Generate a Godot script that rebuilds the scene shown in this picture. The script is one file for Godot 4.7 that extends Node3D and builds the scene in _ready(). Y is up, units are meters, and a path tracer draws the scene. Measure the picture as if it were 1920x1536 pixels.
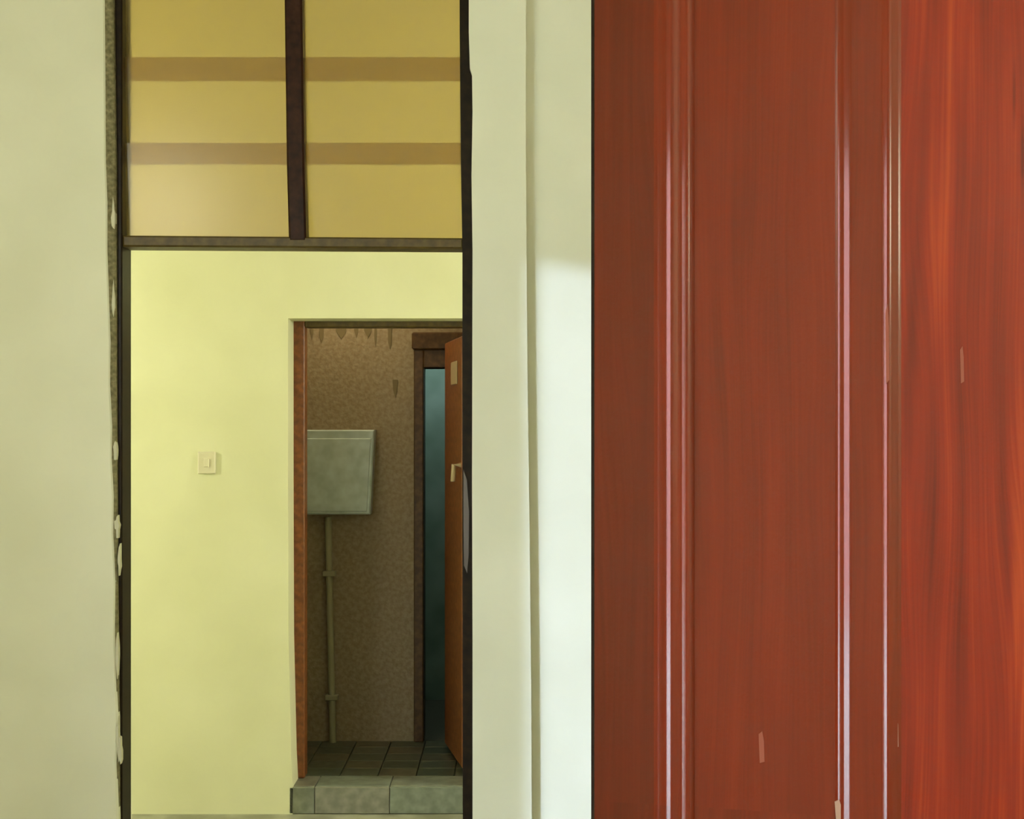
extends Node3D
# A look from one room through an old doorway with a louvred fanlight into a yellow
# corridor and a small dark washroom behind it; an open varnished door stands at the right.

const F := 2690.0          # focal length in pixels of the 1920 x 1536 frame
const EYE := 1.55          # eye height
const ROW := 815.0         # pixel row of the eye level
const D_WALL := 4.30       # wall with the doorway
const D_FRAME := 4.325
const D_REC := 4.35        # recessed wall right of the pier
const D_YEL := 5.856       # yellow corridor wall
const D_FR2 := 6.006       # frame of the washroom door
const D_BACK := 6.74       # back wall of the washroom
const SILL := 0.11         # the washroom lies one step up
const LEAF_TURN := 16.0
const LEAF_Z := 1.6

var M := {}
var rng := RandomNumberGenerator.new()


func _ready() -> void:
	rng.seed = 7
	# ---------- camera ----------
	var cam := Camera3D.new()
	cam.name = "camera"
	cam.keep_aspect = Camera3D.KEEP_HEIGHT
	cam.set_frustum(1536.0 / F * 0.05, Vector2(0, (ROW - 768.0) / F * 0.05), 0.05, 60.0)
	cam.position = Vector3(0, EYE, 0)
	cam.current = true
	add_child(cam)
	# ---------- sky, sun, exposure ----------
	var env := Environment.new()
	var sky := Sky.new()
	var sm := ProceduralSkyMaterial.new()
	sm.sky_top_color = Color(0.66, 0.76, 0.84)
	sm.sky_horizon_color = Color(0.97, 0.98, 1.0)
	sm.ground_horizon_color = Color(0.80, 0.80, 0.76)
	sm.ground_bottom_color = Color(0.55, 0.53, 0.48)
	sm.sky_energy_multiplier = 1.0
	sm.sun_angle_max = 1.0
	sky.sky_material = sm
	env.background_mode = Environment.BG_SKY
	env.sky = sky
	env.background_energy_multiplier = 38.0
	env.ambient_light_source = Environment.AMBIENT_SOURCE_SKY
	env.tonemap_mode = Environment.TONE_MAPPER_LINEAR
	env.tonemap_exposure = 1.0
	env.sdfgi_enabled = true
	env.ssao_enabled = true
	env.ssil_enabled = true
	var we := WorldEnvironment.new()
	we.name = "environment"
	we.environment = env
	add_child(we)
	var sun := DirectionalLight3D.new()
	sun.name = "sun"
	sun.light_color = Color(0.74, 0.82, 1.0)
	sun.light_energy = 0.74
	sun.light_angular_distance = 0.9
	sun.shadow_enabled = true
	sun.sky_mode = DirectionalLight3D.SKY_MODE_LIGHT_ONLY
	var e := deg_to_rad(4.0)
	var a := deg_to_rad(30.0)
	sun.look_at_from_position(Vector3.ZERO, Vector3(sin(a) * cos(e), -sin(e), -cos(a) * cos(e)))
	add_child(sun)
	# ---------- unseen bulbs added to light the rooms ----------
	add_fill_bulb(Vector3(-1.68, 2.26, -1.9), 3.38, Color(0.99, 1.0, 0.92), 0.9, 0.20, "unseen white globe bulb added to light the front room near the left wall")  # added bulb, placed so its reflection glows in the left louvres
	add_fill_bulb(Vector3(0.9, 2.1, 0.6), 3.38, Color(1.0, 0.97, 0.84), 1.8, 0.18, "unseen white globe bulb added near the rear wall to fill the pier shadow")  # added to soften the shadow beside the pier
	add_fill_bulb(Vector3(-4.2, 2.1, -4.8), 3.38, Color(1.0, 0.985, 0.91), 3.95, 0.06, "unseen warm bulb added at the left end to light the yellow corridor")
	add_fill_bulb(Vector3(2.6, 2.1, -4.8), 3.38, Color(1.0, 0.985, 0.91), 3.95, 0.06, "unseen warm bulb added at the right end to even the light of the yellow corridor")  # added pair at both ends, for even light along the wall
	add_fill_bulb(Vector3(-0.75, 2.42, -6.45), 2.58, Color(1.0, 0.92, 0.74), 0.2, 0.035, "small unseen bulb added under the washroom ceiling to brighten the upper wall")  # added so the back wall is brighter towards its top
	add_fill_bulb(Vector3(-0.42, 2.05, -7.35), 2.58, Color(0.88, 0.98, 1.0), 0.15, 0.035, "small unseen cool bulb added for daylight in the blue green room")  # added bulb standing in for daylight in that room

	make_materials()
	build_front_room()
	build_doorway()
	build_louvres()
	build_corridor()
	build_washroom()
	build_red_door()
	build_small_things()


# ============================================================ helpers
func at(px: float, py: float, d: float) -> Vector3:
	return Vector3((px - 960.0) / F * d, EYE + (ROW - py) / F * d, -d)


func tri(st: SurfaceTool, p: Array, n: Vector3, uv: Array = []) -> void:
	var o := [0, 1, 2]
	if (p[2] - p[0]).cross(p[1] - p[0]).dot(n) < 0.0:
		o = [0, 2, 1]
	for k in o:
		st.set_normal(n)
		st.set_uv(uv[k] if uv.size() else Vector2(p[k].x, p[k].y))
		st.add_vertex(p[k])


func quad(st: SurfaceTool, a: Vector3, b: Vector3, c: Vector3, d: Vector3, n: Vector3) -> void:
	tri(st, [a, b, c], n)
	tri(st, [a, c, d], n)


func begin() -> SurfaceTool:
	var st := SurfaceTool.new()
	st.begin(Mesh.PRIMITIVE_TRIANGLES)
	return st


# box with chamfered edges, given by two corners
func add_box(st: SurfaceTool, lo: Vector3, hi: Vector3, c := 0.0) -> void:
	var l := Vector3(minf(lo.x, hi.x), minf(lo.y, hi.y), minf(lo.z, hi.z))
	var h := Vector3(maxf(lo.x, hi.x), maxf(lo.y, hi.y), maxf(lo.z, hi.z))
	var mid := (l + h) / 2.0
	var r := (h - l) / 2.0
	c = minf(c, 0.45 * minf(r.x, minf(r.y, r.z)) * 2.0)
	for ax in 3:
		var u := (ax + 1) % 3
		var v := (ax + 2) % 3
		for s in [-1.0, 1.0]:
			var q: Array = []
			for t in [[-1, -1], [1, -1], [1, 1], [-1, 1]]:
				var p := mid
				p[ax] += s * r[ax]
				p[u] += t[0] * (r[u] - c)
				p[v] += t[1] * (r[v] - c)
				q.append(p)
			var n := Vector3.ZERO
			n[ax] = s
			quad(st, q[0], q[1], q[2], q[3], n)
			if c > 0.0:
				for s2 in [-1.0, 1.0]:   # chamfer between the faces ax and u
					var g: Array = []
					for t in [-1.0, 1.0]:
						var p1 := mid
						p1[ax] += s * r[ax]
						p1[u] += s2 * (r[u] - c)
						p1[v] += t * (r[v] - c)
						var p2 := mid
						p2[ax] += s * (r[ax] - c)
						p2[u] += s2 * r[u]
						p2[v] += t * (r[v] - c)
						g.append([p1, p2])
					var n2 := Vector3.ZERO
					n2[ax] = s
					n2[u] = s2
					quad(st, g[0][0], g[0][1], g[1][1], g[1][0], n2.normalized())
	if c > 0.0:
		for sx in [-1.0, 1.0]:
			for sy in [-1.0, 1.0]:
				for sz in [-1.0, 1.0]:
					var k := mid + Vector3(sx * r.x, sy * r.y, sz * r.z)
					tri(st, [k - Vector3(0, sy * c, sz * c), k - Vector3(sx * c, 0, sz * c), k - Vector3(sx * c, sy * c, 0)], Vector3(sx, sy, sz).normalized())


# a polygon in x, y drawn from z0 (front) to z1 (back), with a chamfer round the front
func add_prism(st: SurfaceTool, poly: PackedVector2Array, z0: float, z1: float, c := 0.0) -> void:
	var p := poly.duplicate()
	if Geometry2D.is_polygon_clockwise(p):
		p.reverse()
	var front := p
	if c > 0.0:
		var inner := Geometry2D.offset_polygon(p, -c, Geometry2D.JOIN_MITER)
		if inner.size() == 1 and inner[0].size() == p.size():
			# match the start of both outlines
			var best := 0
			for k in p.size():
				if inner[0][k].distance_to(p[0]) < inner[0][best].distance_to(p[0]):
					best = k
			front = PackedVector2Array()
			for k in p.size():
				front.append(inner[0][(best + k) % p.size()])
		else:
			c = 0.0
	var ids := Geometry2D.triangulate_polygon(front)
	for k in range(0, ids.size(), 3):
		var f: Array = []
		for j in 3:
			f.append(Vector3(front[ids[k + j]].x, front[ids[k + j]].y, z0))
		tri(st, f, Vector3(0, 0, 1))
	ids = Geometry2D.triangulate_polygon(p)
	for k in range(0, ids.size(), 3):
		var f: Array = []
		for j in 3:
			f.append(Vector3(p[ids[k + j]].x, p[ids[k + j]].y, z1))
		tri(st, f, Vector3(0, 0, -1))
	for k in p.size():
		var a := p[k]
		var b := p[(k + 1) % p.size()]
		var n := Vector3(b.y - a.y, a.x - b.x, 0).normalized()
		quad(st, Vector3(a.x, a.y, z0 - c), Vector3(b.x, b.y, z0 - c), Vector3(b.x, b.y, z1), Vector3(a.x, a.y, z1), n)
		if c > 0.0:
			var fa := front[k]
			var fb := front[(k + 1) % p.size()]
			quad(st, Vector3(fa.x, fa.y, z0), Vector3(fb.x, fb.y, z0), Vector3(b.x, b.y, z0 - c), Vector3(a.x, a.y, z0 - c), (n + Vector3(0, 0, 1)).normalized())


func add_tube(st: SurfaceTool, pts: Array, r: float, sides := 14) -> void:
	var rings: Array = []
	for k in pts.size():
		var dir: Vector3 = (pts[mini(k + 1, pts.size() - 1)] - pts[maxi(k - 1, 0)]).normalized()
		var u := dir.cross(Vector3(0.3, 0.2, 1)).normalized()
		var v := dir.cross(u).normalized()
		var ring: Array = []
		for j in sides:
			var w := TAU * j / sides
			ring.append([pts[k] + (u * cos(w) + v * sin(w)) * r, u * cos(w) + v * sin(w)])
		rings.append(ring)
	for k in pts.size() - 1:
		for j in sides:
			var j2 := (j + 1) % sides
			smooth_quad(st, rings[k][j], rings[k][j2], rings[k + 1][j2], rings[k + 1][j])
	for k in [0, pts.size() - 1]:
		var dir: Vector3 = (pts[0] - pts[1]).normalized() if k == 0 else (pts[-1] - pts[-2]).normalized()
		for j in sides:
			tri(st, [pts[k], rings[k][j][0], rings[k][(j + 1) % sides][0]], dir)


# a, b, c, d: [position, normal, uv (optional)]
func smooth_quad(st: SurfaceTool, a: Array, b: Array, c: Array, d: Array) -> void:
	for t in [[a, b, c], [a, c, d]]:
		var o := [0, 1, 2]
		var g: Vector3 = (t[2][0] - t[0][0]).cross(t[1][0] - t[0][0])
		if g.dot(t[0][1] + t[1][1] + t[2][1]) < 0.0:
			o = [0, 2, 1]
		for k in o:
			st.set_normal(t[k][1])
			st.set_uv(t[k][2] if t[k].size() > 2 else Vector2(t[k][0].x, t[k][0].y))
			st.add_vertex(t[k][0])


# a lathed profile (radius, height) about the y axis
func add_lathe(st: SurfaceTool, prof: Array, at_: Vector3, sides := 24) -> void:
	for k in prof.size() - 1:
		var a: Vector2 = prof[k]
		var b: Vector2 = prof[k + 1]
		for j in sides:
			var q: Array = []
			for e in [[a, j], [a, j + 1], [b, j + 1], [b, j]]:
				var w: float = TAU * e[1] / sides
				var d := Vector3(cos(w), 0, sin(w))
				var sl := (b - a).normalized()
				q.append([at_ + d * e[0].x + Vector3(0, e[0].y, 0), (d * sl.y + Vector3(0, -sl.x, 0)).normalized()])
			smooth_quad(st, q[0], q[1], q[2], q[3])


func obj(called: String, st: SurfaceTool, mat: Material, parent: Node = self) -> MeshInstance3D:
	var o := MeshInstance3D.new()
	o.name = numbered(called, parent)
	o.mesh = st.commit()
	o.material_override = mat
	o.cast_shadow = GeometryInstance3D.SHADOW_CASTING_SETTING_ON
	parent.add_child(o, true)
	return o


func numbered(called: String, parent: Node = self) -> String:
	var n := called
	var k := 0
	while parent.has_node(n):
		k += 1
		n = "%s_%03d" % [called, k]
	return n


func tag(o: Node, label: String, category: String, group := "", kind := "") -> Node:
	o.set_meta("label", label)
	o.set_meta("category", category)
	if group:
		o.set_meta("group", group)
	if kind:
		o.set_meta("kind", kind)
	return o


func thing(called: String, label: String, category: String, where := Vector3.ZERO, kind := "") -> Node3D:
	var o := Node3D.new()
	o.name = numbered(called)
	o.position = where
	add_child(o, true)
	tag(o, label, category, "", kind)
	return o


func wall(called: String, st: SurfaceTool, mat: Material, label: String, category := "wall") -> MeshInstance3D:
	var o := obj(called, st, mat)
	tag(o, label, category, "", "structure")
	return o


func rect(x0: float, y0: float, x1: float, y1: float) -> PackedVector2Array:
	return PackedVector2Array([Vector2(x0, y0), Vector2(x1, y0), Vector2(x1, y1), Vector2(x0, y1)])


func outline(pts: Array, d: float) -> PackedVector2Array:
	var p := PackedVector2Array()
	for q in pts:
		var v := at(q[0], q[1], d)
		p.append(Vector2(v.x, v.y))
	return p


# ============================================================ materials
func noise(kind: int, freq: float, octaves: int, sd: int) -> FastNoiseLite:
	var n := FastNoiseLite.new()
	n.noise_type = kind
	n.frequency = freq
	n.fractal_octaves = octaves
	n.seed = sd
	return n


func relief(freq: float, octaves: int, sd: int, side := 256) -> NoiseTexture2D:
	var t := NoiseTexture2D.new()
	t.width = side
	t.height = side
	t.seamless = true
	t.noise = noise(FastNoiseLite.TYPE_SIMPLEX_SMOOTH, freq, octaves, sd)
	return t


func tinted(freq: float, octaves: int, sd: int, dark: Color, light: Color, side := 256) -> NoiseTexture2D:
	var t := relief(freq, octaves, sd, side)
	var g := Gradient.new()
	g.colors = PackedColorArray([dark, light])
	g.offsets = PackedFloat32Array([0.15, 0.85])
	t.color_ramp = g
	return t


func mat(called: String, c: Color, rough: float, spec := 0.5) -> StandardMaterial3D:
	var m := StandardMaterial3D.new()
	m.resource_name = called
	m.albedo_color = c
	m.roughness = rough
	m.metallic_specular = spec
	M[called] = m
	return m


func triplanar(m: StandardMaterial3D, scale_: float, tex: Texture2D = null, bump: Texture2D = null, depth := 0.1) -> void:
	m.uv1_triplanar = true
	m.uv1_world_triplanar = true
	m.uv1_scale = Vector3.ONE * scale_
	if tex:
		m.albedo_texture = tex
	if bump:
		m.heightmap_enabled = true
		m.heightmap_texture = bump
		m.heightmap_scale = depth


func wood_image(w: int, h: int, c0: Color, c1: Color, c2: Color, sd: int, figure: Array, strength: float) -> ImageTexture:
	var im := Image.create(w, h, true, Image.FORMAT_RGB8)
	var n1 := noise(FastNoiseLite.TYPE_SIMPLEX_SMOOTH, 1.0, 3, sd)
	var n2 := noise(FastNoiseLite.TYPE_SIMPLEX_SMOOTH, 1.0, 2, sd + 1)
	for y in h:
		var v := float(y) / h
		for x in w:
			var u := float(x) / w
			var warp := 0.10 * n2.get_noise_2d(u * 1.5, v * 1.1)
			var g := 0.55 * n1.get_noise_2d((u + warp) * 9.0, v * 1.3) + 0.45 * n1.get_noise_2d((u + warp) * 46.0 + 9.0, v * 3.0) + 0.5 * n2.get_noise_2d(u * 2.2 + 4.0, v * 2.4)
			var dark := 0.0
			for f in figure:   # [u0, v0, u1, v1, width, amount]: streaks of the grain
				var ax := Vector2(f[0], f[1])
				var bx := Vector2(f[2], f[3])
				var p := Vector2(u, v)
				var t := clampf((p - ax).dot(bx - ax) / maxf((bx - ax).length_squared(), 1e-5), 0.0, 1.0)
				var q := p - ax.lerp(bx, t)
				var d2: float = (q.x * q.x + q.y * q.y * 0.12) / (f[4] * f[4])
				if d2 < 6.0:
					dark += f[5] * exp(-d2)
			g = g * strength - dark
			var c := c1.lerp(c2, clampf(g, 0.0, 1.0)) if g > 0.0 else c1.lerp(c0, clampf(-g, 0.0, 1.0))
			im.set_pixel(x, y, c)
	im.generate_mipmaps()
	return ImageTexture.create_from_image(im)


func make_materials() -> void:
	var fine := relief(0.06, 3, 5)
	triplanar(mat("cream_plaster", Color(0.90, 0.90, 0.815), 0.62), 0.55, tinted(0.012, 3, 11, Color(0.965, 0.965, 0.955), Color(1, 1, 1)))
	triplanar(mat("yellow_plaster", Color(0.906, 0.91, 0.785), 0.55), 0.5, tinted(0.012, 3, 12, Color(0.965, 0.965, 0.95), Color(1, 1, 1)))
	triplanar(mat("mortar", Color(0.56, 0.53, 0.40), 0.9), 6.0, tinted(0.03, 3, 13, Color(0.7, 0.7, 0.66), Color(1, 1, 1)), fine, 0.1)
	mat("plaster_chip", Color(0.80, 0.79, 0.70), 0.8)
	triplanar(mat("white_ceiling", Color(0.86, 0.85, 0.80), 0.8), 0.5, null)
	triplanar(mat("grey_floor", Color(0.62, 0.62, 0.55), 0.35), 1.0, tinted(0.02, 4, 14, Color(0.75, 0.75, 0.72), Color(1, 1, 1)))
	triplanar(mat("dark_wood", Color(0.135, 0.09, 0.03), 0.42, 0.3), 3.0, tinted(0.03, 3, 15, Color(0.65, 0.6, 0.55), Color(1, 1, 1)))
	triplanar(mat("red_brown_wood", Color(0.23, 0.12, 0.07), 0.4, 0.3), 3.0, tinted(0.03, 3, 16, Color(0.65, 0.6, 0.55), Color(1, 1, 1)))
	triplanar(mat("olive_wood", Color(0.375, 0.31, 0.115), 0.5), 3.0, tinted(0.03, 3, 17, Color(0.75, 0.7, 0.65), Color(1, 1, 1)))
	triplanar(mat("leaf_wood", Color(0.58, 0.36, 0.19), 0.4), 3.0, tinted(0.03, 3, 28, Color(0.75, 0.7, 0.65), Color(1, 1, 1)))
	triplanar(mat("brown_wood", Color(0.34, 0.24, 0.13), 0.45, 0.4), 3.0, tinted(0.03, 3, 27, Color(0.75, 0.7, 0.65), Color(1, 1, 1)))
	triplanar(mat("orange_wood", Color(0.53, 0.31, 0.14), 0.4), 3.0, tinted(0.03, 3, 18, Color(0.7, 0.65, 0.6), Color(1, 1, 1)))
	var g: StandardMaterial3D = mat("amber_glass", Color(0.80, 0.71, 0.48, 0.02), 0.3)
	g.transparency = BaseMaterial3D.TRANSPARENCY_ALPHA
	g.refraction_enabled = true
	g.refraction_scale = 0.05
	mat("worn_metal", Color(0.38, 0.35, 0.34), 0.5)
	mat("brass", Color(0.72, 0.64, 0.50), 0.4)
	triplanar(mat("speckled_render", Color(0.60, 0.545, 0.455), 0.85), 2.2, tinted(0.06, 5, 19, Color(0.88, 0.85, 0.80), Color(1, 1, 1)), relief(0.09, 3, 20), 0.15)
	mat("render_stain", Color(0.44, 0.39, 0.28), 0.9)
	triplanar(mat("teal_plaster", Color(0.56, 0.64, 0.58), 0.7), 0.7, tinted(0.02, 3, 21, Color(0.85, 0.88, 0.85), Color(1, 1, 1)))
	for k in 3:
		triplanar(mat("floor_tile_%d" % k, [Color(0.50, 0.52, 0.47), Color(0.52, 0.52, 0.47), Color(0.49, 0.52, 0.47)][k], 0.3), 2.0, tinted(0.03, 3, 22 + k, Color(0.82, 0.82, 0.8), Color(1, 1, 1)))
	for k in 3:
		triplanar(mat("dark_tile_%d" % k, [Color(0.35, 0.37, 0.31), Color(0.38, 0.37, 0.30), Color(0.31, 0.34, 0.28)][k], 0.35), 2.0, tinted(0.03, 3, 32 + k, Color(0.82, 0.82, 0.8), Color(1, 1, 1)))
	mat("grout", Color(0.34, 0.33, 0.27), 0.9)
	triplanar(mat("box_paint", Color(0.74, 0.80, 0.80), 0.5), 2.0, tinted(0.02, 3, 26, Color(0.9, 0.9, 0.88), Color(1, 1, 1)))
	mat("pipe_paint", Color(0.58, 0.57, 0.46), 0.5)
	mat("switch_plastic", Color(0.87, 0.85, 0.76), 0.4)
	mat("outdoor_ground", Color(0.90, 0.89, 0.86), 0.9)
	mat("added_facade_pink", Color(0.80, 0.60, 0.57), 0.85)
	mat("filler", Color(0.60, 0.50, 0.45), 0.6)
	mat("chip_glint_wood", Color(0.50, 0.26, 0.19), 0.7)  # also colours the reflection painted on the door bead
	# varnished mahogany of the door
	var dark := Color(0.32, 0.085, 0.0)
	var mid := Color(0.405, 0.11, 0.005)
	var lite := Color(0.475, 0.145, 0.03)
	var stile := wood_image(192, 768, dark * 0.82, mid * 0.82, lite * 0.82, 31, [], 0.55)
	var panel := wood_image(256, 768, dark, mid, lite, 41, [[0.3, 0.12, 0.32, 0.22, 0.16, 0.35], [0.75, 0.4, 0.74, 0.7, 0.1, 0.1]], 0.55)
	var field := wood_image(384, 1024, Color(0.35, 0.065, 0.0), Color(0.48, 0.11, 0.01), Color(0.61, 0.23, 0.05), 51, [
		[0.20, 0.05, 0.04, 0.50, 0.035, 0.55], [0.26, 0.30, 0.13, 0.55, 0.05, -0.25], [0.40, 0.40, 0.38, 0.60, 0.07, 0.45], [0.18, 0.58, 0.20, 0.68, 0.05, 0.4],
		[0.63, 0.62, 0.66, 0.70, 0.03, 0.5], [0.74, 0.55, 0.74, 0.78, 0.07, -0.6], [0.36, 0.88, 0.45, 0.97, 0.07, 0.4], [0.55, 0.06, 0.60, 0.20, 0.15, 0.3],
		[0.12, 0.82, 0.12, 0.95, 0.05, -0.25], [0.70, 0.173, 0.70, 0.178, 0.010, 1.0], [0.75, 0.242, 0.75, 0.247, 0.010, 1.0]], 0.75)
	for w in [["door_stile_wood", stile], ["door_panel_wood", panel], ["door_field_wood", field]]:
		var m := mat(w[0], Color(1, 1, 1), 0.38, 0.12)
		m.albedo_texture = w[1]
		m.clearcoat_enabled = true
		m.clearcoat = 1.0
		m.clearcoat_roughness = 0.12


# ============================================================ the front room
func build_front_room() -> void:
	var cream: Material = M.cream_plaster
	# wall round the doorway: left part with its uneven plaster edge, pier at the right, lintel above
	var st := begin()
	var edge := [[197, -130], [197, 0], [198, 120], [199, 300], [202, 380], [202, 470], [205, 560], [208, 640], [207, 720], [211, 800], [210, 860], [214, 930], [213, 1000], [217, 1090], [216, 1180], [218, 1270], [221, 1350], [219, 1430], [222, 1536], [223, 1700]]
	var left := outline(edge, D_WALL)
	left.append(Vector2(left[-1].x, 0))
	left.append(Vector2(-2.0, 0))
	left.append(Vector2(-2.0, left[0].y))
	add_prism(st, left, -D_WALL, -4.45, 0.006)
	var o := wall("wall_front", st, cream, "cream plastered wall left of and above the dark doorway frame, with an uneven edge")
	st = begin()
	var pier := outline([[986, -130], [986, 300], [989, 700], [993, 1000], [996, 1300], [997, 1536], [998, 1700]], D_WALL)
	pier.append(Vector2(pier[-1].x, 0))
	var redge := outline([[886, 1700], [886, 1200], [885, 900], [886, 470], [884, 330], [886, 210], [885, 140], [881, 128], [879, 60], [879, -130]], D_WALL)
	pier.append(Vector2(redge[0].x, 0))
	pier.append_array(redge)
	add_prism(st, pier, -D_WALL, -4.45, 0.004)
	obj("plaster_pier", st, cream, o)
	st = begin()
	add_box(st, Vector3(-2.0, left[0].y, -4.45), Vector3(pier[0].x, 3.4, -D_WALL))
	obj("lintel", st, cream, o)
	# recessed wall between the pier and the right wall
	st = begin()
	add_box(st, Vector3(pier[0].x - 0.03, 0, -4.55), Vector3(2.2, 3.4, -D_REC))
	wall("wall_recess", st, cream, "cream wall strip set back between the pier and the red door, its lower part in white daylight")
	# mortar between plaster and frame, with broken crumbs of plaster
	st = begin()
	add_prism(st, outline([[190, -120], [211, -120], [212, 20], [216, 300], [217, 800], [219, 1100], [221, 1300], [223, 1690], [200, 1690]], 4.304), -4.304, -4.43, 0.004)
	var mo := obj("trim_1", st, M.mortar)
	tag(mo, "rough grey olive mortar joint between the left wall plaster and the dark frame", "mortar", "", "structure")
	for c in [[212, 400, 5, 30], [216, 845, 4, 22], [219, 985, 5, 24], [223, 1050, 4, 30], [220, 1385, 4, 40], [224, 1410, 4, 28], [213, 560, 4, 36], [220, 1230, 3, 40]]:
		st = begin()
		var p: Array = []
		for k in 11:
			var w := TAU * k / 11.0
			var r := rng.randf_range(0.45, 1.15)
			p.append([c[0] + cos(w) * c[2] * r, c[1] + sin(w) * c[3] * r])
		add_prism(st, outline(p, 4.300), -4.300, -4.32, 0.002)
		obj("plaster_crumb", st, M.plaster_chip, mo)
	# the rest of the shell, outside the view
	st = begin()
	for q in [[-4.55, -0.75, 0.0, 3.4], [0.5, 1.7, 0.0, 3.4], [-0.75, 0.5, 2.387, 3.4]]:
		add_box(st, Vector3(-2.2, q[2], q[0]), Vector3(-2.0, q[3], q[1]))
	wall("wall_left", st, cream, "cream side wall of the front room with a tall garden opening")
	st = begin()
	add_box(st, Vector3(2.2, 0, -4.55), Vector3(2.4, 3.4, 1.7))
	wall("wall_right", st, cream, "cream side wall behind the red door on the right")
	st = begin()
	add_box(st, Vector3(-2.2, 0, 1.5), Vector3(2.4, 3.4, 1.7))
	wall("wall_rear", st, cream, "cream rear wall of the front room")
	st = begin()
	add_box(st, Vector3(-5.2, 3.4, -6.1), Vector3(4.2, 3.6, 1.7))
	wall("ceiling", st, M.white_ceiling, "white ceiling over front room and corridor", "ceiling")
	st = begin()
	add_box(st, Vector3(-2.2, -0.2, -5.87), Vector3(4.2, 0, 1.7))
	add_box(st, Vector3(-5.2, -0.2, -5.87), Vector3(-2.2, 0, -4.30))
	wall("floor", st, M.grey_floor, "grey green cement floor at the foot of the yellow wall", "floor")
	st = begin()
	add_box(st, Vector3(-60, -0.5, -40), Vector3(-2.2, -0.21, 40))
	wall("trim_2", st, M.outdoor_ground, "pale concrete yard outside the garden opening", "ground")
	st = begin()
	add_box(st, Vector3(-11.0, -0.4, -24), Vector3(-10.0, 7.5, 9.0))  # unseen facade added to dim the upper reflections in the red door
	wall("wall_added_facade", st, M.added_facade_pink, "unseen tall pink facade added across the yard to dim the door reflections")


# ============================================================ the doorway with its fanlight
func build_doorway() -> void:
	var d := thing("door_1", "dark brown wooden doorway frame with a fanlight bar and mullion in the cream wall", "door frame", Vector3.ZERO, "structure")
	var top := 3.19
	var xl := (229.0 - 960.0) / F * D_FRAME
	var st := begin()
	add_prism(st, rect(xl - 0.055, 0, xl, top), -D_FRAME, -4.425, 0.004)
	obj("jamb", st, M.dark_wood, d)
	st = begin()
	var rj := outline([[861, -160], [862, 60], [864, 300], [867, 470], [867, 1000], [868, 1690]], D_FRAME)
	rj.append(Vector2(-0.09, rj[-1].y))
	rj.append(Vector2(-0.09, rj[0].y))
	add_prism(st, rj, -D_FRAME, -4.425)
	obj("jamb", st, M.dark_wood, d)
	st = begin()
	add_prism(st, outline([[869, 880], [876, 900], [880, 960], [879, 1040], [876, 1075], [870, 1060], [869, 980]], D_FRAME), -4.321, -4.327, 0.001)
	obj("latch_plate", st, M.worn_metal, d).set_meta("label", "thin worn metal latch plate")
	st = begin()
	add_box(st, Vector3(xl - 0.055, top, -4.425), Vector3(-0.09, top + 0.05, -D_FRAME), 0.004)
	obj("head", st, M.dark_wood, d)
	st = begin()
	var rail := outline([[229, 441], [868, 446], [868, 466], [229, 462]], D_FRAME)
	add_prism(st, rail, -4.329, -4.42, 0.005)
	obj("transom_bar", st, M.olive_wood, d).set_meta("label", "thin olive brown bar under the louvres")
	st = begin()
	add_prism(st, outline([[532, -160], [533, 0], [537, 300], [541, 452], [574, 452], [570, 300], [566, 0], [565, -160]], D_FRAME), -4.327, -4.395, 0.006)
	obj("mullion", st, M.red_brown_wood, d).set_meta("label", "reddish brown upright between the two louvre bays")


func build_louvres() -> void:
	var w := thing("window_1", "louvred fanlight of amber tinted glass blades in two bays above the doorway", "louvre window", Vector3.ZERO, "structure")
	for bay in [[232.0, 545.0], [558.0, 872.0]]:
		var x0: float = (bay[0] - 960.0) / F * 4.36
		var x1: float = (bay[1] - 960.0) / F * 4.36
		for k in 4:
			var py := [458.0, 306.0, 149.0, -8.0][k] as float
			var pt := [270.0, 110.0, -47.0, -170.0][k] as float
			var y0 := EYE + (ROW - py) / F * 4.36
			var y1 := EYE + (ROW - pt) / F * 4.375
			var st := begin()
			# the upper edge leans into the room, the lower edge lies behind the next blade
			var zf := -4.380
			var zb := -4.357
			var t := 0.006
			var a := [Vector3(x0, y0, zf), Vector3(x1, y0, zf), Vector3(x1, y1, zb), Vector3(x0, y1, zb)]
			var n := Vector3(0, zf - zb, y1 - y0).normalized()
			n = Vector3(0, (zf - zb), (y1 - y0)).normalized()
			var b: Array = []
			for p in a:
				b.append(p - n * t)
			quad(st, a[0], a[1], a[2], a[3], n)
			quad(st, b[0], b[1], b[2], b[3], -n)
			quad(st, a[0], a[1], b[1], b[0], Vector3(0, -1, 0))
			quad(st, a[3], a[2], b[2], b[3], Vector3(0, 1, 0))
			quad(st, a[0], a[3], b[3], b[0], Vector3(-1, 0, 0))
			quad(st, a[1], a[2], b[2], b[1], Vector3(1, 0, 0))
			obj("glass_blade", st, M.amber_glass, w)


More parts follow.
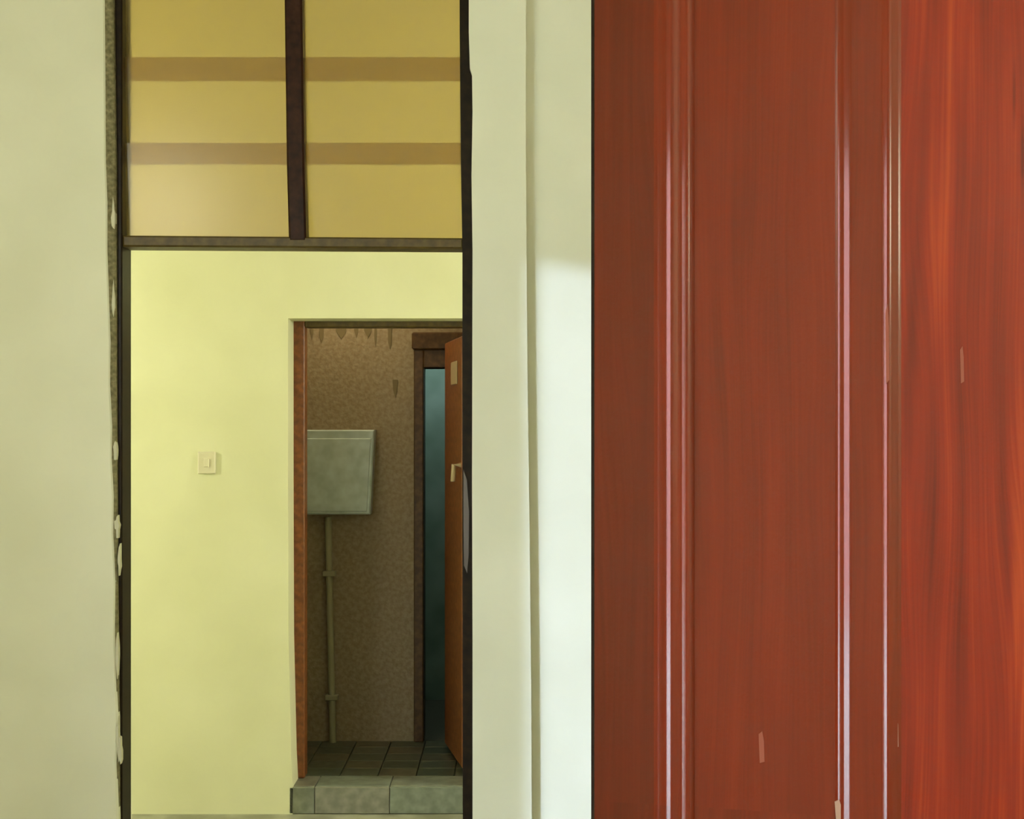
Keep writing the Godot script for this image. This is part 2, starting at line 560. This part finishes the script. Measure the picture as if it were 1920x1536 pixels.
# ============================================================ the yellow corridor
func build_corridor() -> void:
	var yel: Material = M.yellow_plaster
	var xl := (540.0 - 960.0) / F * D_YEL
	var xr := -0.14
	var head := EYE + (ROW - 597.0) / F * D_YEL
	var st := begin()
	var p := PackedVector2Array([Vector2(-5.0, 0), Vector2(xl + 0.018, 0)])
	for q in [[549, 1480], [546, 1420], [544, 1330], [541, 1200], [540, 900]]:
		var v := at(q[0], q[1], D_YEL)
		p.append(Vector2(v.x, v.y))
	p.append_array(PackedVector2Array([Vector2(xl, head), Vector2(xr, head), Vector2(xr, 0), Vector2(4.0, 0), Vector2(4.0, 3.4), Vector2(-5.0, 3.4)]))
	add_prism(st, p, -D_YEL, -D_FR2)
	wall("wall_corridor", st, yel, "bright yellow plastered corridor wall seen through the doorway, with a washroom opening")
	st = begin()
	add_box(st, Vector3(-5.2, 0, -6.006), Vector3(-5.0, 3.4, -4.45))
	wall("wall_corridor_left", st, yel, "yellow end wall of the corridor on the left")
	st = begin()
	add_box(st, Vector3(4.0, 0, -6.006), Vector3(4.2, 3.4, -4.45))
	wall("wall_corridor_right", st, yel, "yellow end wall of the corridor on the right")
	st = begin()
	add_box(st, Vector3(-5.2, 0, -4.45), Vector3(-2.2, 3.4, -4.30))
	add_box(st, Vector3(2.2, 0, -4.45), Vector3(4.2, 3.4, -4.30))
	wall("wall_corridor_near", st, yel, "yellow near side of the corridor beyond the front room")
	# step up into the washroom: a core with tiles set on it
	var s := thing("trim_3", "low grey green tiled step in the washroom opening", "step", Vector3.ZERO, "structure")
	st = begin()
	add_box(st, Vector3(xl + 0.004, 0, -6.05), Vector3(xr, SILL - 0.006, -D_YEL - 0.006))
	obj("core", st, M.grout, s)
	var x := xl + 0.004
	var k := 0
	var cuts := [-0.806, -0.50, -0.20, xr]
	for c in cuts:
		st = begin()
		add_box(st, Vector3(x + 0.0015, 0.002, -D_YEL - 0.02), Vector3(c - 0.0015, SILL - 0.001, -D_YEL), 0.002)
		obj("riser_tile", st, M["floor_tile_%d" % (k % 3)], s)
		st = begin()
		add_box(st, Vector3(x + 0.0015, SILL - 0.012, -6.05), Vector3(c - 0.0015, SILL, -D_YEL - 0.021), 0.002)
		obj("tread_tile", st, M["floor_tile_%d" % ((k + 1) % 3)], s)
		x = c
		k += 1


# ============================================================ the washroom
func build_washroom() -> void:
	# frame of the opening
	var d := thing("door_2", "orange brown wooden frame of the washroom opening in the yellow wall", "door frame", Vector3.ZERO, "structure")
	var xa := (549.0 - 960.0) / F * D_FR2
	var xb := (571.0 - 960.0) / F * D_FR2
	var y1 := EYE + (ROW - 601.0) / F * D_FR2
	var st := begin()
	add_box(st, Vector3(xa - 0.02, SILL, -6.09), Vector3(xb, y1, -D_FR2), 0.004)
	obj("jamb", st, M.orange_wood, d)
	st = begin()
	add_box(st, Vector3(-0.20, SILL, -6.09), Vector3(-0.12, y1, -D_FR2), 0.004)
	obj("jamb", st, M.orange_wood, d)
	st = begin()
	add_box(st, Vector3(xb, y1 - 0.028, -6.09), Vector3(-0.20, y1, -D_FR2), 0.004)
	obj("head", st, M.olive_wood, d)
	# open leaf, hinged at the right jamb and swung into the washroom
	var hinge := Vector3((866.0 - 960.0) / F * 6.1, SILL, -6.1)
	var far := Vector3((834.0 - 960.0) / F * 6.6, SILL, -6.6)
	var l := thing("wooden_door", "narrow orange brown wooden door swung open inside the washroom, seen edge on", "door", hinge)
	l.rotation.y = atan2(-(far.z - hinge.z), far.x - hinge.x)
	var len := Vector2(far.x - hinge.x, far.z - hinge.z).length()
	st = begin()
	add_box(st, Vector3(0, 0.02, 0), Vector3(len, 1.86, 0.036), 0.004)
	obj("leaf", st, M.leaf_wood, l)
	st = begin()
	add_box(st, Vector3(0.12, 1.66, -0.006), Vector3(0.28, 1.76, 0), 0.002)
	obj("hinge", st, M.brass, l).set_meta("label", "pale brass hinge near the top")
	st = begin()
	add_tube(st, [Vector3(0.03, 1.31, 0.0), Vector3(0.03, 1.31, -0.03), Vector3(0.03, 1.24, -0.034)], 0.011)
	obj("bolt", st, M.brass, l).set_meta("label", "small bright metal bolt")
	# shell of the washroom
	var ren: Material = M.speckled_render
	var ox0 := (793.0 - 960.0) / F * D_BACK
	var ox1 := (846.0 - 960.0) / F * D_BACK
	var oy := EYE + (ROW - 690.0) / F * D_BACK
	st = begin()
	add_prism(st, PackedVector2Array([Vector2(-1.3, 0), Vector2(ox0, 0), Vector2(ox0, oy), Vector2(ox1, oy), Vector2(ox1, 0), Vector2(0.5, 0), Vector2(0.5, 2.6), Vector2(-1.3, 2.6)]), -D_BACK, -6.86)
	var back := wall("wall_back", st, ren, "speckled brown rendered back wall of the washroom, stained along its top")
	for q in [[585, 634, 4], [603, 640, 5], [640, 632, 12], [668, 630, 5], [704, 646, 2.5], [731, 652, 4], [741, 742, 5], [690, 630, 9]]:
		st = begin()
		var top := 596.0 if q[1] < 700 else 712.0
		add_prism(st, outline([[q[0] - q[2], top], [q[0] + q[2], top], [q[0] + q[2] * 0.7, q[1] - 8], [q[0], q[1] + 4], [q[0] - q[2] * 0.8, q[1] - 10]], D_BACK - 0.003), -D_BACK + 0.003, -D_BACK - 0.001)
		obj("drip_stain", st, M.render_stain, back)
	st = begin()
	add_box(st, Vector3(-1.4, 0, -6.74), Vector3(-1.2, 2.6, -D_FR2))
	wall("wall_washroom_left", st, ren, "brown rendered left wall of the washroom")
	st = begin()
	add_box(st, Vector3(0.3, 0, -6.74), Vector3(0.5, 2.6, -D_FR2))
	wall("wall_washroom_right", st, ren, "brown rendered right wall of the washroom")
	st = begin()
	add_box(st, Vector3(-1.4, 2.6, -8.4), Vector3(0.5, 2.7, -D_FR2))
	wall("ceiling_washroom", st, M.white_ceiling, "low ceiling of the washroom", "ceiling")
	# tiled floor
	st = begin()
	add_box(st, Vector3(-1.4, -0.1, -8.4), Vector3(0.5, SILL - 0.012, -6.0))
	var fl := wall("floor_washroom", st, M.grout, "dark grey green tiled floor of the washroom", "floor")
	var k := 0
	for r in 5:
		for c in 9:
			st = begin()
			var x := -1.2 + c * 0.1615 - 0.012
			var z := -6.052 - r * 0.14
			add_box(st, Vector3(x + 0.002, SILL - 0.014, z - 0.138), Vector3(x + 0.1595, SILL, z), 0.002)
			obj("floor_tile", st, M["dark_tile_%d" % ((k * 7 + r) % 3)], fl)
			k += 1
	# inner doorway in the back wall
	var d3 := thing("door_3", "dark brown inner door frame in the washroom back wall, opening onto a blue green room", "door frame", Vector3.ZERO, "structure")
	st = begin()
	add_box(st, Vector3((776.0 - 960.0) / F * 6.72, SILL, -6.87), Vector3(ox0 + 0.004, oy + 0.085, -6.715), 0.004)
	obj("jamb", st, M.brown_wood, d3)
	st = begin()
	add_box(st, Vector3(ox1, SILL, -6.87), Vector3(ox1 + 0.05, oy + 0.085, -6.715), 0.004)
	obj("jamb", st, M.brown_wood, d3)
	st = begin()
	add_box(st, Vector3(ox0 + 0.004, oy, -6.87), Vector3(ox1, oy + 0.085, -6.715), 0.004)
	obj("head", st, M.brown_wood, d3)
	st = begin()
	add_box(st, Vector3((772.0 - 960.0) / F * 6.7, oy + 0.085, -6.75), Vector3(-0.1, oy + 0.165, -6.70), 0.006)
	obj("lintel_board", st, M.brown_wood, d3)
	# room behind it
	st = begin()
	add_box(st, Vector3(-1.4, 0, -8.0), Vector3(0.5, 2.6, -7.85))
	wall("wall_far", st, M.teal_plaster, "blue green wall glimpsed through the inner door frame")
	for s in [-1.0, 1.0]:
		st = begin()
		var cx: float = -0.45 + s * 0.9
		add_box(st, Vector3(cx - 0.05, 0, -7.85), Vector3(cx + 0.05, 2.6, -6.86))
		wall("wall_far_left" if s < 0 else "wall_far_right", st, M.teal_plaster, "blue green %s side wall of the hindmost room" % ("left" if s < 0 else "right"))


# ============================================================ the open red door
func leaf_s(px: float) -> float:
	var k := (px - 960.0) / F
	var x0 := (1108.0 - 960.0) / F * LEAF_Z
	var t := deg_to_rad(LEAF_TURN)
	return (LEAF_Z * k - x0) / (cos(t) + k * sin(t))


# a moulding or board: cross-section (s, h) carried up from y0 to y1, round where it bends gently
func add_profile(st: SurfaceTool, p: Array, y0: float, y1: float, us: Vector2) -> void:
	var ns: Array = []
	for k in p.size() - 1:
		var d: Vector2 = p[k + 1] - p[k]
		ns.append(Vector2(-d.y, d.x).normalized())
	var rows := 2
	for k in p.size() - 1:
		var na: Vector2 = ns[k]
		var nb: Vector2 = ns[k]
		if k > 0 and ns[k - 1].dot(ns[k]) > 0.6:
			na = (ns[k - 1] + ns[k]).normalized()
		if k + 2 < p.size() and ns[k + 1].dot(ns[k]) > 0.6:
			nb = (ns[k + 1] + ns[k]).normalized()
		for r in rows:
			var ya := lerpf(y0, y1, float(r) / rows)
			var yb := lerpf(y0, y1, float(r + 1) / rows)
			var q: Array = []
			for e in [[p[k], na, ya], [p[k + 1], nb, ya], [p[k + 1], nb, yb], [p[k], na, yb]]:
				q.append([Vector3(e[0].x, e[2], e[0].y), Vector3(e[1].x, 0, e[1].y), Vector2((e[0].x - us.x) / (us.y - us.x), 1.0 - (e[2] - 1.13) / 0.92)])
			smooth_quad(st, q[0], q[1], q[2], q[3])


func stretch(f: Array, s0: float, s1: float) -> Array:
	var p: Array = []
	for q in f:
		p.append(Vector2(lerpf(s0, s1, q[0]), q[1] * 0.001))
	return p


func build_red_door() -> void:
	var base := Vector3((1108.0 - 960.0) / F * LEAF_Z, 0.012, -LEAF_Z)
	var d := thing("panelled_door", "large red brown varnished wooden door with raised mouldings, standing open at the right", "door", base)
	d.rotation.y = -deg_to_rad(LEAF_TURN)
	var y0 := 0.20
	var y1 := 2.06
	var top := 2.17
	var w := 0.74
	var s1 := leaf_s(1226)
	var s2 := leaf_s(1301)
	var s3 := leaf_s(1565)
	var s4 := leaf_s(1690)
	var s5 := w - 0.075
	var st := begin()
	var uv_st := Vector2(-0.02, 0.12)
	add_profile(st, [Vector2(0.004, -0.038), Vector2(0.004, 0), Vector2(s1, 0), Vector2(s1, -0.038), Vector2(0.004, -0.038)], 0, top, uv_st)
	for yy in [0.0, top]:
		quad(st, Vector3(0, yy, 0), Vector3(s1, yy, 0), Vector3(s1, yy, -0.038), Vector3(0, yy, -0.038), Vector3(0, -1 if yy == 0.0 else 1, 0))
	obj("stile", st, M.door_stile_wood, d)
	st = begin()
	add_box(st, Vector3(0, 0, -0.038), Vector3(0.0042, top, -0.001))  # dark strip stands in for the shade along the leaf edge
	obj("edge_shade_strip", st, M.dark_wood, d).set_meta("label", "dark strip added for the shaded line along the left edge")
	st = begin()
	add_profile(st, stretch([[0, 0], [0.08, 0.05], [0.11, 0.3], [0.19, 0.85], [0.23, 0.95], [0.29, 1.0], [0.31, 1.1], [0.38, 1.75], [0.42, 2.45], [0.46, 2.6], [0.52, 2.2], [0.58, 1.3], [0.64, 0.7], [0.67, 0.7], [0.72, 1.0], [0.80, 2.05], [0.84, 2.2], [0.88, 1.9], [0.93, 0.8], [1.0, -5]], s1, s2), y0, y1, Vector2(s1 - 0.05, s2 + 0.05))
	obj("moulding", st, M.door_panel_wood, d)
	st = begin()
	add_profile(st, [Vector2(s2, -0.030), Vector2(s2, -0.005), Vector2(s3, -0.005), Vector2(s3, -0.030), Vector2(s2, -0.030)], y0, y1, Vector2(s2, s3))
	obj("panel", st, M.door_panel_wood, d)
	st = begin()
	add_profile(st, stretch([[0, -5], [0.015, -4], [0.03, -2.2], [0.06, -1.45], [0.095, -0.75], [0.12, -0.5], [0.13, -0.4], [0.15, 0.0], [0.19, 1.05], [0.24, 2.35], [0.26, 2.5], [0.30, 2.52], [0.66, 2.55], [0.70, 2.6], [0.72, 2.75], [0.78, 4.5], [0.80, 4.95], [0.83, 4.9], [0.88, 3.4], [0.93, 1.3], [0.97, 0.3], [1, 0]], s3, s4), y0, y1, Vector2(s3 - 0.06, s4 + 0.06))
	obj("moulding", st, M.door_panel_wood, d)
	st = begin()
	add_profile(st, [Vector2(s4, -0.034), Vector2(s4, 0), Vector2(s5, 0), Vector2(s5, -0.034), Vector2(s4, -0.034)], y0, y1, Vector2(s4, s4 + 0.16))
	obj("panel", st, M.door_field_wood, d).set_meta("label", "orange red panel with bold flowing grain")
	st = begin()
	add_profile(st, [Vector2(s5, -0.038), Vector2(s5, 0), Vector2(w - 0.003, 0), Vector2(w, -0.003), Vector2(w, -0.038), Vector2(s5, -0.038)], 0, top, Vector2(s5, w + 0.05))
	obj("stile", st, M.door_stile_wood, d)
	for r in [[0.0, y0], [y1, top]]:
		st = begin()
		add_box(st, Vector3(s1, r[0], -0.038), Vector3(s5, r[1], 0), 0.002)
		obj("rail", st, M.door_stile_wood, d)
	# small chips and scratches in the varnish, and a reflection painted on the right bead
	for q in [[1804, 684, 7, 70, 0.0, "chip_glint_wood"], [1427, 1403, 11, 60, -0.005, "chip_glint_wood"], [1682, 1372, 5, 62, 0.0004, "filler"], [1664, 645, 7, 150, 0.0048, "chip_glint_wood"], [1572, 1522, 14, 44, -0.0012, "filler"]]:
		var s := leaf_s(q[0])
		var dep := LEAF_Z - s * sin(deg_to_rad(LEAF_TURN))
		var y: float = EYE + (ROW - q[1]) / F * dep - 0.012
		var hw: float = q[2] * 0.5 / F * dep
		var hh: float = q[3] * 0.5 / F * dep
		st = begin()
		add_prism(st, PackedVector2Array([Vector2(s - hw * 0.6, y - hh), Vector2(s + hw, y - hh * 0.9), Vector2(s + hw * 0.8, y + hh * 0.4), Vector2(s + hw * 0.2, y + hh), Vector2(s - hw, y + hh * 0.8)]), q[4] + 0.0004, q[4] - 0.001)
		obj("chip_and_glint", st, M[q[5]], d).set_meta("label", "small pale mark, a varnish chip, or on the right bead a painted reflection")
	# backs of the mouldings, so that the leaf is solid
	st = begin()
	add_box(st, Vector3(s1, y0, -0.036), Vector3(s2, y1, -0.012))
	add_box(st, Vector3(s3, y0, -0.036), Vector3(s4, y1, -0.012))
	obj("core", st, M.door_stile_wood, d)


# ============================================================ small things
func build_small_things() -> void:
	# light switch on the yellow wall
	var c := at(388, 868, D_YEL)
	var s := thing("light_switch", "small pale light switch plate on the yellow corridor wall", "light switch", Vector3(c.x, c.y - 0.045, -D_YEL))
	var st := begin()
	add_box(st, Vector3(-0.036, 0, -0.001), Vector3(0.036, 0.09, 0.009), 0.003)
	obj("plate", st, M.switch_plastic, s)
	st = begin()
	add_box(st, Vector3(-0.011, 0.028, 0.008), Vector3(0.011, 0.062, 0.014), 0.002)
	obj("rocker", st, M.switch_plastic, s)
	# box on the washroom wall with its pipe
	var lo := at(572, 965, D_BACK - 0.1)
	var hi := at(702, 806, D_BACK - 0.1)
	var b := thing("wall_box", "pale grey green box hung on the brown washroom wall above a thin pipe", "box", Vector3(lo.x, lo.y, -D_BACK))
	st = begin()
	var ww := hi.x - lo.x
	var hh := hi.y - lo.y
	add_prism(st, PackedVector2Array([Vector2(-0.06, 0), Vector2(ww - 0.02, 0), Vector2(ww, hh), Vector2(-0.06, hh)]), 0.1, 0.0, 0.006)
	obj("case", st, M.box_paint, b)
	st = begin()
	add_prism(st, PackedVector2Array([Vector2(-0.045, 0.014), Vector2(ww - 0.034, 0.014), Vector2(ww - 0.016, hh - 0.04), Vector2(-0.045, hh - 0.04)]), 0.104, 0.099, 0.003)
	obj("lid", st, M.box_paint, b)
	var pt := at(615, 970, D_BACK - 0.03)
	var pb := at(624, 1395, D_BACK - 0.03)
	var p := thing("pipe", "thin upright grey pipe running from the wall box down to the washroom floor", "pipe", Vector3(pb.x, SILL, -D_BACK + 0.03))
	st = begin()
	add_tube(st, [Vector3.ZERO, Vector3((pt.x - pb.x) * 0.5, (pt.y - SILL) * 0.5, 0), Vector3(pt.x - pb.x, pt.y - SILL, 0)], 0.016)
	obj("tube", st, M.pipe_paint, p)
	for f in [0.2, 0.75]:
		st = begin()
		add_box(st, Vector3((pt.x - pb.x) * f - 0.03, (pt.y - SILL) * f - 0.012, -0.029), Vector3((pt.x - pb.x) * f + 0.03, (pt.y - SILL) * f + 0.012, 0.019), 0.003)
		obj("clip", st, M.pipe_paint, p)


func add_fill_bulb(where: Vector3, ceiling_y: float, color: Color, energy: float, r: float, label: String) -> void:
	var t := thing("fill_bulb", label, "light bulb", where)  # unseen fill bulb, added for its light
	var bm := StandardMaterial3D.new()
	bm.resource_name = "bulb_glow"
	bm.albedo_color = Color(0.9, 0.88, 0.82)
	bm.emission_enabled = true
	bm.emission = color
	bm.emission_energy_multiplier = 2.0
	var hm := StandardMaterial3D.new()
	hm.resource_name = "bulb_holder"
	hm.albedo_color = Color(0.12, 0.11, 0.1)
	hm.roughness = 0.5
	var st := begin()
	var prof: Array = []
	for k in 13:
		var w := -PI / 2 + PI * 0.86 * k / 12.0
		prof.append(Vector2(maxf(cos(w) * r, 0.0005), sin(w) * r))
	prof.append(Vector2(r * 0.36, r * 1.3))
	add_lathe(st, prof, Vector3.ZERO)
	obj("bulb", st, bm, t)
	st = begin()
	add_lathe(st, [Vector2(r * 0.40, r * 1.25), Vector2(r * 0.45, r * 1.3), Vector2(r * 0.45, r * 2.2), Vector2(0.004, r * 2.4)], Vector3.ZERO)
	obj("holder", st, hm, t)
	st = begin()
	add_tube(st, [Vector3(0, r * 2.3, 0), Vector3(0, (ceiling_y - where.y) * 0.6, 0), Vector3(0, ceiling_y - where.y + 0.02, 0)], 0.003, 8)
	obj("cord", st, hm, t)
	var l := OmniLight3D.new()
	l.name = "fill_bulb_light"
	l.light_color = color
	l.light_energy = energy
	l.light_size = r * 0.8
	l.omni_range = 12.0
	l.omni_attenuation = 2.0
	l.shadow_enabled = true
	t.add_child(l)
